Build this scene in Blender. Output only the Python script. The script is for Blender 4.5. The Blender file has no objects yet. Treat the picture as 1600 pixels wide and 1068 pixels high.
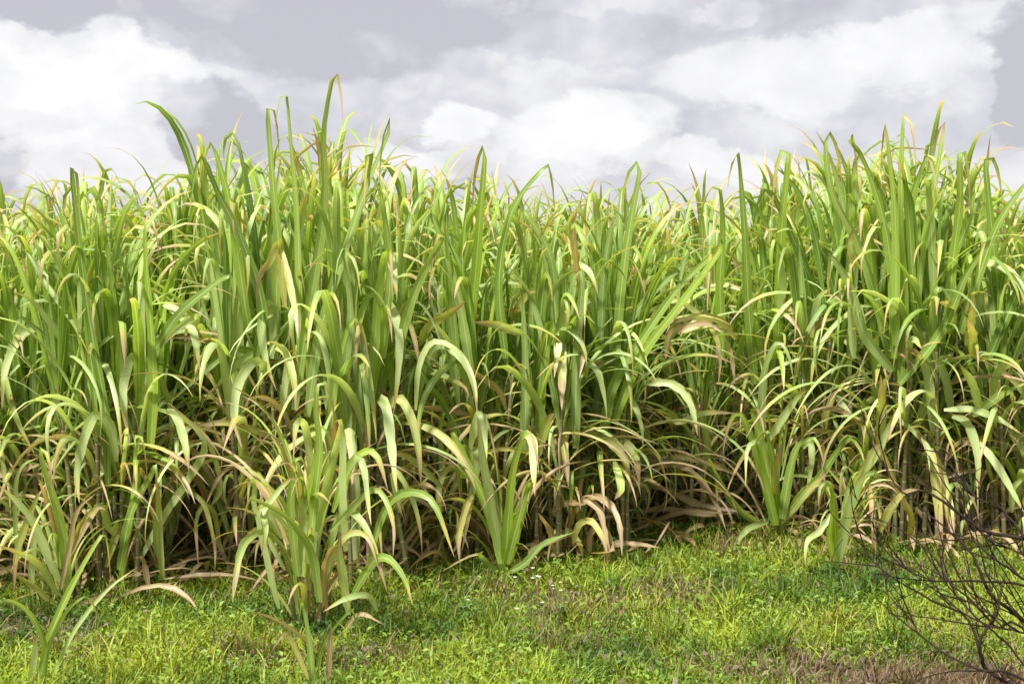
import bpy, math, random
import numpy as np
from mathutils import Vector, Matrix, noise

random.seed(7); rng = np.random.default_rng(7)
S = bpy.context.scene
COL = S.collection
R = math.radians

# ------------------------------------------------------------------ camera
F = 2222.0; CH = 1.8; PITCH = math.atan(104/F)
cam_d = bpy.data.cameras.new("camera"); cam = bpy.data.objects.new("camera", cam_d); COL.objects.link(cam)
cam_d.sensor_width = 36; cam_d.lens = 36*F/1600; cam_d.clip_end = 5000; cam_d.clip_start = 0.1
cam.location = (0, 0, CH); cam.rotation_euler = (R(90)-PITCH, 0, 0)
S.camera = cam

# ------------------------------------------------------------------ world: bright broken cloud
SUN_EL, SUN_AZ = R(56), R(212)          # azimuth of the sun measured clockwise from +Y
w = bpy.data.worlds.new("World"); S.world = w; w.use_nodes = True
def build_sky():
    nt = w.node_tree; N = nt.nodes; L = nt.links; N.clear()
    out = N.new('ShaderNodeOutputWorld'); bg = N.new('ShaderNodeBackground'); L.new(bg.outputs[0], out.inputs[0])
    tc = N.new('ShaderNodeTexCoord')
    def math_(op, a, b=None, c=None, clamp=False):
        n = N.new('ShaderNodeMath'); n.operation = op; n.use_clamp = clamp
        for i, v in enumerate((a, b, c)):
            if v is None: continue
            if isinstance(v, (int, float)): n.inputs[i].default_value = v
            else: L.new(v, n.inputs[i])
        return n.outputs[0]
    sep = N.new('ShaderNodeSeparateXYZ'); L.new(tc.outputs['Generated'], sep.inputs[0])
    X, Y, Z = sep.outputs
    az = math_('ARCTAN2', X, Y)
    el = math_('ARCSINE', Z)
    # warp for ragged cloud edges
    def noise_(scale, detail, rough, off=0, dist=0):
        m = N.new('ShaderNodeMapping'); L.new(tc.outputs['Generated'], m.inputs[0]); m.inputs['Location'].default_value = (off, off*.7, off*.3); m.inputs['Scale'].default_value = (1, 1, 1.7)
        n = N.new('ShaderNodeTexNoise'); n.inputs['Scale'].default_value = scale; n.inputs['Detail'].default_value = detail; n.inputs['Roughness'].default_value = rough; n.inputs['Distortion'].default_value = dist
        L.new(m.outputs[0], n.inputs[0]); return n.outputs[0]
    n1 = noise_(9, 8, .6, 3.1); n2 = noise_(9, 8, .6, 11.7); n3 = noise_(3.2, 7, .58, 5.5, .4); n4 = noise_(16, 6, .6, 21.0)
    azw = math_('ADD', az, math_('MULTIPLY', math_('SUBTRACT', n1, .5), .11))
    elw = math_('ADD', el, math_('MULTIPLY', math_('SUBTRACT', n2, .5), .09))
    def to_angles(px, py): return math.atan((px-800)/F), math.atan((430-py)/F)
    val = math_('ADD', .60, math_('MULTIPLY', math_('SUBTRACT', n3, .5), .55))
    # cloud masses: (px, py, radius px x, radius px y, value) of broad bright heaps and grey bellies
    BL = [(120,110,130,60,.34),(210,150,130,70,.30),(60,180,110,70,.30),(330,90,90,40,.14),(45,20,130,55,-.55),(-10,250,60,60,-.35),(325,185,95,62,-.42),(150,255,160,40,.20),
          (480,40,300,70,-.36),(560,150,110,80,-.12),(735,180,70,38,.50),(690,245,110,30,.26),(960,195,90,50,.30),(900,215,100,60,.36),(1000,240,60,40,.2),
          (600,250,80,50,.30),(1180,120,150,55,.22),(1350,150,180,70,.14),(1120,20,60,25,.2),(1180,215,150,40,-.16),(1300,30,220,35,-.18),(1590,150,60,110,-.42),
          (1150,265,120,30,.30),(1400,110,110,50,.22),(900,60,200,40,-.18),(820,260,60,40,.02)]
    for px, py, rx, ry, v in BL:
        a0, e0 = to_angles(px, py)
        dx = math_('DIVIDE', math_('SUBTRACT', azw, a0), rx/F); dy = math_('DIVIDE', math_('SUBTRACT', elw, e0), ry/F)
        r2 = math_('ADD', math_('MULTIPLY', dx, dx), math_('MULTIPLY', dy, dy))
        mr = N.new('ShaderNodeMapRange'); mr.interpolation_type = 'SMOOTHSTEP'
        L.new(r2, mr.inputs[0]); mr.inputs[1].default_value = .6; mr.inputs[2].default_value = 1.3; mr.inputs[3].default_value = 1; mr.inputs[4].default_value = 0
        val = math_('ADD', val, math_('MULTIPLY', mr.outputs[0], v))
    val = math_('ADD', val, math_('MULTIPLY', math_('SUBTRACT', n4, .5), .60))
    # billows: rounded lumps inside the heaps, small puffs on their edges
    m = N.new('ShaderNodeMapping'); L.new(tc.outputs['Generated'], m.inputs[0]); m.inputs['Scale'].default_value = (1, 1, 1.4)
    wn = N.new('ShaderNodeTexNoise'); wn.inputs['Scale'].default_value = 14; wn.inputs['Detail'].default_value = 4; L.new(m.outputs[0], wn.inputs[0])
    wa = N.new('ShaderNodeVectorMath'); wa.operation = 'MULTIPLY_ADD'; L.new(wn.outputs[1], wa.inputs[0]); wa.inputs[1].default_value = (.09, .09, .09); L.new(m.outputs[0], wa.inputs[2])
    for vs, amp in ((13, .46), (30, .26), (70, .12)):
        vo = N.new('ShaderNodeTexVoronoi'); vo.feature = 'SMOOTH_F1'; vo.inputs['Scale'].default_value = vs; vo.inputs['Smoothness'].default_value = .35; L.new(wa.outputs[0], vo.inputs['Vector'])
        val = math_('ADD', val, math_('MULTIPLY', math_('SUBTRACT', .42, vo.outputs['Distance']), amp))
    cr = N.new('ShaderNodeValToRGB'); L.new(math_('MULTIPLY', val, .72), cr.inputs[0])
    e = cr.color_ramp.elements
    e[0].position = .11; e[0].color = (.59, .58, .64, 1)
    e[1].position = .95; e[1].color = (1.07, 1.06, 1.06, 1)
    for p, c in ((.32, (.74, .73, .785, 1)), (.44, (.86, .857, .88, 1)), (.56, (.93, .925, .95, 1)), (.70, (.99, .985, .995, 1))):
        k = e.new(p); k.color = c
    sky = N.new('ShaderNodeTexSky'); sky.sky_type = 'NISHITA'; sky.sun_disc = False; sky.sun_elevation = SUN_EL; sky.sun_rotation = SUN_AZ
    sc = N.new('ShaderNodeVectorMath'); sc.operation = 'SCALE'; sc.inputs['Scale'].default_value = .10; L.new(sky.outputs[0], sc.inputs[0])
    mx = N.new('ShaderNodeMix'); mx.data_type = 'RGBA'; mx.inputs[0].default_value = .95
    L.new(sc.outputs[0], mx.inputs[6]); L.new(cr.outputs[0], mx.inputs[7])
    L.new(mx.outputs[2], bg.inputs[0]); bg.inputs[1].default_value = .485
build_sky()

sun_d = bpy.data.lights.new("sun", 'SUN'); sun = bpy.data.objects.new("sun", sun_d); COL.objects.link(sun)
sun_d.energy = 4.9; sun_d.angle = R(8); sun_d.color = (1, .97, .91)
sd = Vector((math.sin(SUN_AZ)*math.cos(SUN_EL), math.cos(SUN_AZ)*math.cos(SUN_EL), math.sin(SUN_EL)))
sun.rotation_euler = sd.to_track_quat('Z', 'Y').to_euler()

S.view_settings.view_transform = 'Standard'; S.view_settings.look = 'None'; S.view_settings.gamma = 1
S.view_settings.exposure = 1.05
S.render.engine = 'CYCLES'
S.cycles.max_bounces = 8; S.cycles.transmission_bounces = 6; S.cycles.diffuse_bounces = 4

# ------------------------------------------------------------------ helpers
def ray(px, py):
    x = (px-800)/F; y = (534-py)/F; c, s = math.cos(PITCH), math.sin(PITCH)
    return Vector((x, c+y*s, -s+y*c))
def at(px, py, Y):
    d = ray(px, py); return Vector((0, 0, CH)) + d*(Y/d.y)
def ground(px, py):
    d = ray(px, py); return Vector((0, 0, CH)) + d*(CH/-d.z)
def topz(py, Y): return CH + (430-py)*Y/F

def tag(o, label=None, cat=None, group=None, kind=None):
    if label: o['label'] = label
    if cat: o['category'] = cat
    if group: o['group'] = group
    if kind: o['kind'] = kind
    return o
def empty(name, loc=(0, 0, 0), parent=None):
    o = bpy.data.objects.new(name, None); COL.objects.link(o); o.location = loc; o.empty_display_size = .1
    if parent: o.parent = parent
    return o

class Mesh:
    """collects ribbons and tubes, then links them as one mesh object"""
    def __init__(s): s.v = []; s.f = []; s.uv = []; s.c = []; s.n = 0
    def grid(s, P, U, V, col, closed=False):
        n, m = P.shape[:2]
        s.v.append(P.reshape(-1, 3)); idx = np.arange(n*m).reshape(n, m) + s.n
        if closed: idx = np.concatenate([idx, idx[:, :1]], 1)
        q = np.stack([idx[:-1, :-1], idx[:-1, 1:], idx[1:, 1:], idx[1:, :-1]], -1).reshape(-1, 4)
        s.f.append(q); s.uv.append(np.stack([np.broadcast_to(U, (n, m)), np.broadcast_to(V, (n, m))], -1).reshape(-1, 2))
        s.c.append(np.broadcast_to(np.array([*col, 1.0])[:4], (n*m, 4))); s.n += n*m
    def build(s, name, mat, parent=None, origin=(0, 0, 0)):
        me = bpy.data.meshes.new(name)
        v = np.concatenate(s.v) - np.array(origin); f = np.concatenate(s.f)
        me.vertices.add(len(v)); me.vertices.foreach_set('co', v.astype(np.float32).ravel())
        me.loops.add(f.size); me.loops.foreach_set('vertex_index', f.astype(np.int32).ravel())
        me.polygons.add(len(f)); me.polygons.foreach_set('loop_start', (np.arange(len(f))*4).astype(np.int32))
        me.polygons.foreach_set('use_smooth', np.ones(len(f), bool))
        ul = me.uv_layers.new(name='UVMap'); ul.data.foreach_set('uv', np.concatenate(s.uv)[f.ravel()].astype(np.float32).ravel())
        ca = me.color_attributes.new('tone', 'FLOAT_COLOR', 'POINT'); ca.data.foreach_set('color', np.concatenate(s.c).astype(np.float32).ravel())
        me.update(calc_edges=True); me.validate(); me.materials.append(mat)
        o = bpy.data.objects.new(name, me); COL.objects.link(o)
        if parent: o.parent = parent
        return o

def norm(a): return a/np.maximum(np.linalg.norm(a, axis=-1, keepdims=True), 1e-9)
PROF_T = [0, .06, .2, .45, .7, .88, 1.0]; PROF_W = [.38, .62, .95, 1.0, .78, .42, .03]
PROF_D = [.6, .85, 1.0, .80, .50, .28, .03]     # a folded blade is widest below the fold
def ribbon(M, P, width, side, col, fold=.35, twist=0.0, wave=0.0, prof=None):
    """a cane leaf: tapered V-folded blade along the points P; side is the blade's across-direction"""
    n = len(P); T = norm(np.gradient(P, axis=0)); t = np.linspace(0, 1, n)
    sd_ = side - (side*T).sum(1, keepdims=True)*T; sd_ = norm(sd_); nn = np.cross(T, sd_)
    a = twist*t**1.5 + wave*np.sin(t*9+col[2]*20)
    s2 = sd_*np.cos(a)[:, None] + nn*np.sin(a)[:, None]; n2 = np.cross(T, s2)
    w_ = width*.5*np.interp(t, PROF_T, prof or PROF_W)
    u = np.array([-1, -.5, 0, .5, 1.0]); lift = np.array([1, .42, 0, .42, 1])*fold
    edge = 1 + .06*np.sin(t*31+col[2]*40) + np.random.default_rng(int(col[2]*1e6)).normal(0, .05 if col[0] < .6 else .14, n); edge = edge[:, None, None]
    G = P[:, None, :] + s2[:, None, :]*(u[None, :, None]*w_[:, None, None]*edge) + n2[:, None, :]*(lift[None, :, None]*w_[:, None, None]*(1-.5*t)[:, None, None])
    M.grid(G, (u[None, :]+1)/2, t[:, None], col)

def tube(M, P, rad, col, k=6):
    n = len(P); T = norm(np.gradient(P, axis=0)); ref = np.array([.31, .94, .12]); A = norm(np.cross(T, ref)); B = np.cross(T, A)
    a = np.linspace(0, 2*math.pi, k, endpoint=False)
    G = P[:, None, :] + (A[:, None, :]*np.cos(a)[None, :, None] + B[:, None, :]*np.sin(a)[None, :, None])*np.asarray(rad)[:, None, None]
    M.grid(G, (a/(2*math.pi))[None, :], np.linspace(0, 1, n)[:, None], col, closed=True)

def spline(K, n):
    """Catmull-Rom through the key points"""
    K = np.array(K, float)
    if len(K) == 2: return K[0] + (K[1]-K[0])*np.linspace(0, 1, n)[:, None]
    E = np.concatenate([[2*K[0]-K[1]], K, [2*K[-1]-K[-2]]]); seg = len(K)-1
    d = np.concatenate([[0], np.cumsum(np.linalg.norm(np.diff(K, axis=0), axis=1))]); d /= d[-1]
    out = []
    for t in np.linspace(0, 1, n):
        i = min(np.searchsorted(d, t, 'right')-1, seg-1); f = (t-d[i])/(d[i+1]-d[i])
        p0, p1, p2, p3 = E[i:i+4]
        out.append(.5*((2*p1)+(-p0+p2)*f+(2*p0-5*p1+4*p2-p3)*f*f+(-p0+3*p1-3*p2+p3)*f**3))
    return np.array(out)

# ------------------------------------------------------------------ materials
def new_mat(name):
    m = bpy.data.materials.new(name); m.use_nodes = True; nt = m.node_tree; nt.nodes.clear(); return m, nt, nt.nodes, nt.links
class NB:
    def __init__(s, nt): s.N = nt.nodes; s.L = nt.links
    def put(s, sock, v):
        if isinstance(v, (int, float)): sock.default_value = v
        elif isinstance(v, tuple): sock.default_value = v if len(v) == 4 or sock.type == 'VECTOR' else (*v, 1)
        else: s.L.new(v, sock)
    def m(s, op, a, b=None, clamp=False):
        n = s.N.new('ShaderNodeMath'); n.operation = op; n.use_clamp = clamp; s.put(n.inputs[0], a)
        if b is not None: s.put(n.inputs[1], b)
        return n.outputs[0]
    def mix(s, f, a, b, mode='MIX'):
        n = s.N.new('ShaderNodeMix'); n.data_type = 'RGBA'; n.blend_type = mode; s.put(n.inputs[0], f); s.put(n.inputs[6], a); s.put(n.inputs[7], b); return n.outputs[2]
    def ss(s, v, a, b, lo=0.0, hi=1.0):
        n = s.N.new('ShaderNodeMapRange'); n.interpolation_type = 'SMOOTHSTEP'; s.put(n.inputs[0], v)
        for i, x in zip((1, 2, 3, 4), (a, b, lo, hi)): n.inputs[i].default_value = x
        return n.outputs[0]
    def noise(s, vec, scale, detail=3, rough=.55):
        n = s.N.new('ShaderNodeTexNoise'); s.put(n.inputs['Vector'], vec); n.inputs['Scale'].default_value = scale; n.inputs['Detail'].default_value = detail; n.inputs['Roughness'].default_value = rough; return n.outputs[0]
    def xyz(s, x, y, z):
        n = s.N.new('ShaderNodeCombineXYZ'); s.put(n.inputs[0], x); s.put(n.inputs[1], y); s.put(n.inputs[2], z); return n.outputs[0]

def leaf_material():
    """tone attribute: R dryness, G paleness, B random"""
    m, nt, N, L = new_mat('cane_leaf'); b = NB(nt)
    at_ = N.new('ShaderNodeVertexColor'); at_.layer_name = 'tone'; sp = N.new('ShaderNodeSeparateColor'); L.new(at_.outputs[0], sp.inputs[0])
    dry, pale, rnd = sp.outputs
    uv = N.new('ShaderNodeUVMap'); su = N.new('ShaderNodeSeparateXYZ'); L.new(uv.outputs[0], su.inputs[0]); U, V = su.outputs[0], su.outputs[1]
    off = b.m('MULTIPLY', rnd, 37.0)
    streak = b.noise(b.xyz(b.m('MULTIPLY', U, 26), b.m('MULTIPLY', V, 5), off), 1, 3, .6)
    patch = b.noise(b.xyz(b.m('MULTIPLY', U, 2.2), b.m('MULTIPLY', V, 9), off), 1, 4, .65)
    fleck = b.noise(b.xyz(b.m('MULTIPLY', U, 9), b.m('MULTIPLY', V, 60), off), 1, 2, .5)
    g = b.mix(b.ss(rnd, .75, 1.0), b.mix(rnd, (.070, .195, .018), (.290, .435, .024)), (.35, .54, .022))
    g = b.mix(b.ss(streak, .30, .68, 0, .60), g, (.33, .45, .09)); g = b.mix(b.ss(streak, .50, .28, 0, .55), g, (.035, .11, .012)); g = b.mix(b.ss(patch, .45, .25, 0, .35), g, (.28, .33, .03))
    g = b.mix(b.m('MULTIPLY', pale, b.ss(patch, .15, .75, .65, 1.0)), g, (.58, .68, .31))
    # yellowing margin and tip
    dist = b.m('MULTIPLY', b.m('ABSOLUTE', b.m('SUBTRACT', U, .5)), 2)
    tipf = b.m('ADD', b.m('MULTIPLY', b.ss(V, .60, 1.02), .85), b.m('MULTIPLY', b.m('POWER', dist, 3), .10))
    d = b.m('ADD', b.m('ADD', dry, b.m('MULTIPLY', tipf, b.m('ADD', .35, rnd))), b.m('MULTIPLY', b.m('SUBTRACT', patch, .5), .7))
    c = b.mix(b.ss(d, .35, .60), g, (.50, .46, .10))
    c = b.mix(b.ss(d, .55, .85), c, b.mix(streak, (.29, .165, .08), (.62, .46, .29)))
    c = b.mix(b.m('MULTIPLY', b.ss(d, .9, 1.25), .55), c, (.28, .17, .11))
    c = b.mix(b.m('MULTIPLY', b.ss(fleck, .68, .74), .5), c, (.22, .13, .04))
    brown = b.m('MULTIPLY', b.ss(b.m('ADD', b.m('MULTIPLY', dist, .5), b.m('MULTIPLY', patch, .8)), .82, .92), .55)
    c = b.mix(brown, c, (.30, .19, .06))
    vein = b.noise(b.xyz(b.m('MULTIPLY', U, 60), b.m('MULTIPLY', V, 2), off), 1, 2, .5)
    c = b.mix(b.ss(vein, .52, .66, 0, .3), c, (.48, .54, .22))
    mid = b.ss(dist, .06, .16, 1, 0)
    c = b.mix(b.m('MULTIPLY', mid, .6), c, (.58, .62, .36))
    pr = N.new('ShaderNodeBsdfPrincipled'); L.new(c, pr.inputs['Base Color']); pr.inputs['Roughness'].default_value = .43
    pr.inputs['Specular IOR Level'].default_value = .5
    bp = N.new('ShaderNodeBump'); bp.inputs['Strength'].default_value = .35; bp.inputs['Distance'].default_value = .002; L.new(streak, bp.inputs['Height']); L.new(bp.outputs[0], pr.inputs['Normal'])
    tr = N.new('ShaderNodeBsdfTranslucent'); L.new(b.mix(1.0, c, (1.25, 1.25, .55), 'MULTIPLY'), tr.inputs[0])
    ms = N.new('ShaderNodeMixShader'); ms.inputs[0].default_value = .45; L.new(pr.outputs[0], ms.inputs[1]); L.new(tr.outputs[0], ms.inputs[2])
    o = N.new('ShaderNodeOutputMaterial'); L.new(ms.outputs[0], o.inputs[0]); return m

def stalk_material():
    m, nt, N, L = new_mat('cane_stalk'); b = NB(nt)
    at_ = N.new('ShaderNodeVertexColor'); at_.layer_name = 'tone'; sp = N.new('ShaderNodeSeparateColor'); L.new(at_.outputs[0], sp.inputs[0])
    dry, pale, rnd = sp.outputs
    uv = N.new('ShaderNodeUVMap'); su = N.new('ShaderNodeSeparateXYZ'); L.new(uv.outputs[0], su.inputs[0]); U, V = su.outputs[0], su.outputs[1]
    st = b.noise(b.xyz(b.m('MULTIPLY', U, 12), b.m('MULTIPLY', V, 14), b.m('MULTIPLY', rnd, 31)), 1, 4, .6)
    c = b.mix(st, (.07, .10, .025), (.20, .21, .08))
    c = b.mix(b.m('MULTIPLY', dry, b.ss(st, .3, .7, .5, 1)), c, (.15, .085, .055))
    node = b.ss(b.m('ABSOLUTE', b.m('SUBTRACT', b.m('FRACT', b.m('MULTIPLY', V, 12)), .5)), .0, .07, 1, 0)
    c = b.mix(node, c, (.34, .30, .16))
    pr = N.new('ShaderNodeBsdfPrincipled'); L.new(c, pr.inputs['Base Color']); pr.inputs['Roughness'].default_value = .5
    o = N.new('ShaderNodeOutputMaterial'); L.new(pr.outputs[0], o.inputs[0]); return m

def grass_material(name='meadow_grass'):
    """tone: RGB is the plant's own colour"""
    m, nt, N, L = new_mat(name); b = NB(nt)
    at_ = N.new('ShaderNodeVertexColor'); at_.layer_name = 'tone'
    pr = N.new('ShaderNodeBsdfPrincipled'); L.new(at_.outputs[0], pr.inputs['Base Color']); pr.inputs['Roughness'].default_value = .5; pr.inputs['Specular IOR Level'].default_value = .35
    tr = N.new('ShaderNodeBsdfTranslucent'); L.new(b.mix(1.0, at_.outputs[0], (1.25, 1.25, .5), 'MULTIPLY'), tr.inputs[0])
    ms = N.new('ShaderNodeMixShader'); ms.inputs[0].default_value = .35; L.new(pr.outputs[0], ms.inputs[1]); L.new(tr.outputs[0], ms.inputs[2])
    o = N.new('ShaderNodeOutputMaterial'); L.new(ms.outputs[0], o.inputs[0]); return m

def bark_material():
    m, nt, N, L = new_mat('twig_bark'); b = NB(nt)
    tc = N.new('ShaderNodeTexCoord'); n = b.noise(tc.outputs['Object'], 60, 4, .6)
    pr = N.new('ShaderNodeBsdfPrincipled'); L.new(b.mix(n, (.007, .005, .004), (.045, .030, .022)), pr.inputs['Base Color']); pr.inputs['Roughness'].default_value = .8; pr.inputs['Specular IOR Level'].default_value = .08
    o = N.new('ShaderNodeOutputMaterial'); L.new(pr.outputs[0], o.inputs[0]); return m

def soil_material():
    m, nt, N, L = new_mat('soil'); b = NB(nt)
    tc = N.new('ShaderNodeTexCoord'); P = tc.outputs['Object']
    n1 = b.noise(P, 1.3, 5, .6); n2 = b.noise(P, 28, 6, .7)
    c = b.mix(n2, (.030, .020, .012), (.115, .078, .045))
    c = b.mix(b.ss(n1, .42, .6, 0, .6), c, b.mix(n2, (.035, .055, .010), (.085, .12, .02)))
    pr = N.new('ShaderNodeBsdfPrincipled'); L.new(c, pr.inputs['Base Color']); pr.inputs['Roughness'].default_value = .95
    bp = N.new('ShaderNodeBump'); bp.inputs['Strength'].default_value = .8; bp.inputs['Distance'].default_value = .03; L.new(n2, bp.inputs['Height']); L.new(bp.outputs[0], pr.inputs['Normal'])
    o = N.new('ShaderNodeOutputMaterial'); L.new(pr.outputs[0], o.inputs[0]); return m

LEAF = leaf_material(); STALK = stalk_material(); GRASS = grass_material(); BARK = bark_material(); SOIL = soil_material()

# ------------------------------------------------------------------ ground
def gz(x, y): return .035*noise.noise(Vector((x*.9, y*.9, 0))) + .018*noise.noise(Vector((x*3.1, y*3.1, 4)))
def ground_sheet():
    xs = np.concatenate([[-900, -200, -60, -25], np.linspace(-12, 12, 121), [25, 60, 200, 900]])
    ys = np.concatenate([[-900, -100, -10], np.linspace(1, 25, 121), [40, 80, 200, 900]])
    M = Mesh(); G = np.zeros((len(ys), len(xs), 3))
    for j, y in enumerate(ys):
        for i, x in enumerate(xs):
            k = 1 if abs(x) <= 12 and 1 <= y <= 25 else 0
            G[j, i] = (x, y, gz(x, y)*k)
    M.grid(G, 0.0, 0.0, (0, 0, 0)); o = M.build('ground', SOIL); o['kind'] = 'structure'
    me = o.data; 
    if me.polygons[0].normal.z < 0: me.flip_normals()
ground_sheet()

# front edge of the field: picture x -> picture y of the foot
EDGE = [(-400, 925), (0, 930), (250, 925), (420, 925), (600, 915), (690, 890), (850, 880), (960, 872), (1030, 852), (1100, 832), (1180, 828), (1240, 844), (1320, 856), (1420, 860), (1600, 862), (2100, 862)]
EX = np.array([ground(x, y)[:2] for x, y in EDGE])
def front(x): return float(np.interp(x, EX[:, 0], EX[:, 1]))
SKY = [(-400, 300), (0, 318), (60, 298), (110, 262), (180, 252), (250, 272), (330, 225), (385, 225), (420, 185), (450, 165), (500, 185), (550, 205), (610, 225), (690, 262), (760, 245), (830, 280), (890, 300), (960, 300), (1010, 268), (1070, 285), (1150, 278), (1230, 240), (1300, 215), (1410, 205), (1470, 205), (1550, 255), (1600, 300), (2000, 280)]
def sky_y(px): return float(np.interp(px, *zip(*SKY)))
def px_of(x, y): return 800 + F*x/(y*math.cos(PITCH))

# ------------------------------------------------------------------ cane
def grow_leaf(M, base, az, th0, L, width, bend, power, tone, n=16, twist=0, kink=None, sway=0.0, zmax=None):
    """blade that leaves the stalk at th0 from the vertical and arches over under its own weight"""
    t = np.linspace(0, 1, n); th = th0 + bend*t**power
    if kink: th = th + kink[1]/(1+np.exp(-(t-kink[0])*34))
    a = az + sway*t**2
    d = np.stack([np.sin(th)*np.sin(a), np.sin(th)*np.cos(a), np.cos(th)], -1)*L/(n-1)
    P = np.array(base) + np.concatenate([np.zeros((1, 3)), np.cumsum(d[:-1], 0)])
    if zmax is not None and P[:, 2].max() > zmax: P = np.array(base) + (P-np.array(base))*max(.5, (zmax-base[2])/(P[:, 2].max()-base[2]))
    lowz = .03; P[:, 2] = np.where(P[:, 2] < lowz, lowz + .1*np.random.default_rng(int(abs(az)*1e4) % 9999).random()*.2, P[:, 2])
    side = np.stack([np.cos(a), -np.sin(a), 0*a], -1)
    ribbon(M, P, width, side, tone, fold=random.uniform(.2, .7) if tone[0] < .6 else random.uniform(.7, 1.6), twist=twist*(1 if tone[0] < .6 else 2.2), wave=random.uniform(0, .2))

def stalk_curve(base, h, lean, laz, n=14):
    t = np.linspace(0, 1, n)
    off = lean*h*t**1.3
    return np.stack([base[0]+off*math.sin(laz), base[1]+off*math.cos(laz), base[2]+h*t], -1)

def stool(H, nst, sink, seed, spread=.22, dryness=1.0, leafmul=1.0):
    """one clump of canes. sink(kind) hands back the Mesh each stalk or leaf goes to"""
    random.seed(seed)
    for s in range(nst):
        hh = H*random.uniform(.82, 1.0) if s else H
        a = random.uniform(0, 6.283); r = spread*math.sqrt(random.random())
        b0 = (r*math.sin(a), r*math.cos(a), -.02)
        fan = min(1.25, hh*.52)                   # how far the leaves rise over the stalk
        sh = hh - fan*random.uniform(.84, 1.02)
        C = stalk_curve(b0, sh, random.uniform(.01, .10), a+random.uniform(-.6, .6))
        tone = (random.uniform(.2, 1), 0, random.random())
        M = sink('stalk'); rad = np.interp(np.linspace(0, 1, 14), [0, 1], [random.uniform(.011, .016), .010]); tube(M, C, rad*1.15, tone, 6)
        plane = random.uniform(0, 3.14159); n = int(random.randint(13, 16)*leafmul)
        for i in range(n):                        # young leaves at the top, old and dry below
            f = i/(n-1)
            hgt = sh*(1-random.uniform(.32, .70)*f**1.2) if i else sh
            k = hgt/sh*13; i0 = min(int(k), 12); P0 = C[i0] + (C[i0+1]-C[i0])*(k-i0)
            az = plane + math.pi*(i % 2) + random.uniform(-.65, .65)
            rnd = random.random(); old = f
            dry = max(0, min(1.15, (old-.66)*2.0*dryness + random.uniform(-.35, .3))); pale = max(0, random.uniform(-.4, .45)+.85*old)*(random.random() < .8)
            L = fan*random.uniform(.95, 1.35)*(1-.15*old); wd = random.choice((.024, .032, .038, .044, .050, .064))*random.uniform(.9, 1.15)*(1-.2*old)
            if dry > .6: wd *= .62
            if f < .4 and i: wd = max(wd, random.uniform(.038, .062))
            if f < .48:
                th0, bend, pw = random.uniform(.02, .16)+.35*f, random.uniform(.5, 2.6), random.uniform(3.2, 5.5)
                kink = (random.uniform(.62, .84), random.uniform(1.2, 2.4)) if random.random() < .45 else None
            elif f < .75:
                th0, bend, pw = random.uniform(.12, .42), random.uniform(1.6, 2.8), random.uniform(1.2, 2.2)
                kink = (random.uniform(.3, .7), random.uniform(.6, 1.7)) if random.random() < .35 else None
            else:
                th0, bend, pw = random.uniform(.2, .8), random.uniform(1.7, 2.6), random.uniform(.7, 1.3); kink = None; L *= random.uniform(.6, 1.0)
            if i == 0: th0, bend, L, wd, kink, pale = random.uniform(0, .1), random.uniform(.05, .6), fan*random.uniform(.85, 1.05), .04, ((random.uniform(.55, .85), random.uniform(1.2, 2.4)) if random.random() < .9 else None), 0
            grow_leaf(sink('dry_leaf' if dry > .6 else 'leaf'), P0, az, th0, L, wd, bend, pw, (dry, pale, rnd), twist=random.uniform(-1.1, 1.1), kink=kink, sway=random.uniform(-.5, .5), zmax=hh+random.uniform(-.15, .05)-.30*max(0, -math.cos(az))*(seed < 100 or seed > 110))

class Single:          # every stalk and every leaf a mesh of its own under the clump
    def __init__(s, root): s.root = root; s.cur = []
    def __call__(s, kind):
        M = Mesh(); s.cur.append((kind, M)); return M
    def done(s):
        for kind, M in s.cur: M.build(kind, STALK if kind == 'stalk' else LEAF, s.root)
class Grouped:         # stalks apart, leaves in two crowns (fresh and dry)
    def __init__(s, root): s.root = root; s.st = []; s.g = Mesh(); s.d = Mesh()
    def __call__(s, kind):
        if kind == 'stalk': M = Mesh(); s.st.append(M); return M
        return s.g if kind == 'leaf' else s.d
    def done(s):
        for M in s.st: M.build('stalk', STALK, s.root)
        s.g.build('foliage', LEAF, s.root)
        if s.d.n: s.d.build('dry_foliage', LEAF, s.root)

# --- protos, copied into the rows behind the front
PROTO_H = 2.6
protos = []
for k in range(9):
    r = empty('sugar_cane_clump'); sk = Grouped(r); stool(PROTO_H, 7, sk, 100+k, spread=.26, leafmul=1.0); sk.done(); protos.append(r)
def copy_tree(o):
    c = o.copy(); COL.objects.link(c)
    for ch in o.children:
        d = ch.copy(); COL.objects.link(d); d.parent = c
    return c
used = set()
def place(k, x, y, H, rot, label):
    o = protos[k] if k not in used else copy_tree(protos[k]); used.add(k)
    s = H/PROTO_H; o.location = (x, y, gz(x, y)); o.rotation_euler = (0, 0, rot); o.scale = (.5+.5*s, .5+.5*s, s)
    tag(o, label, 'sugar cane', 'sugar cane clumps standing behind the front row')
    return o
random.seed(5)
rows = [(.62, .46), (1.25, .50), (1.95, .55), (2.7, .62), (3.6, .75), (4.7, .9), (6.0, 1.1), (7.6, 1.3)]
cnt = 0
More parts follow.
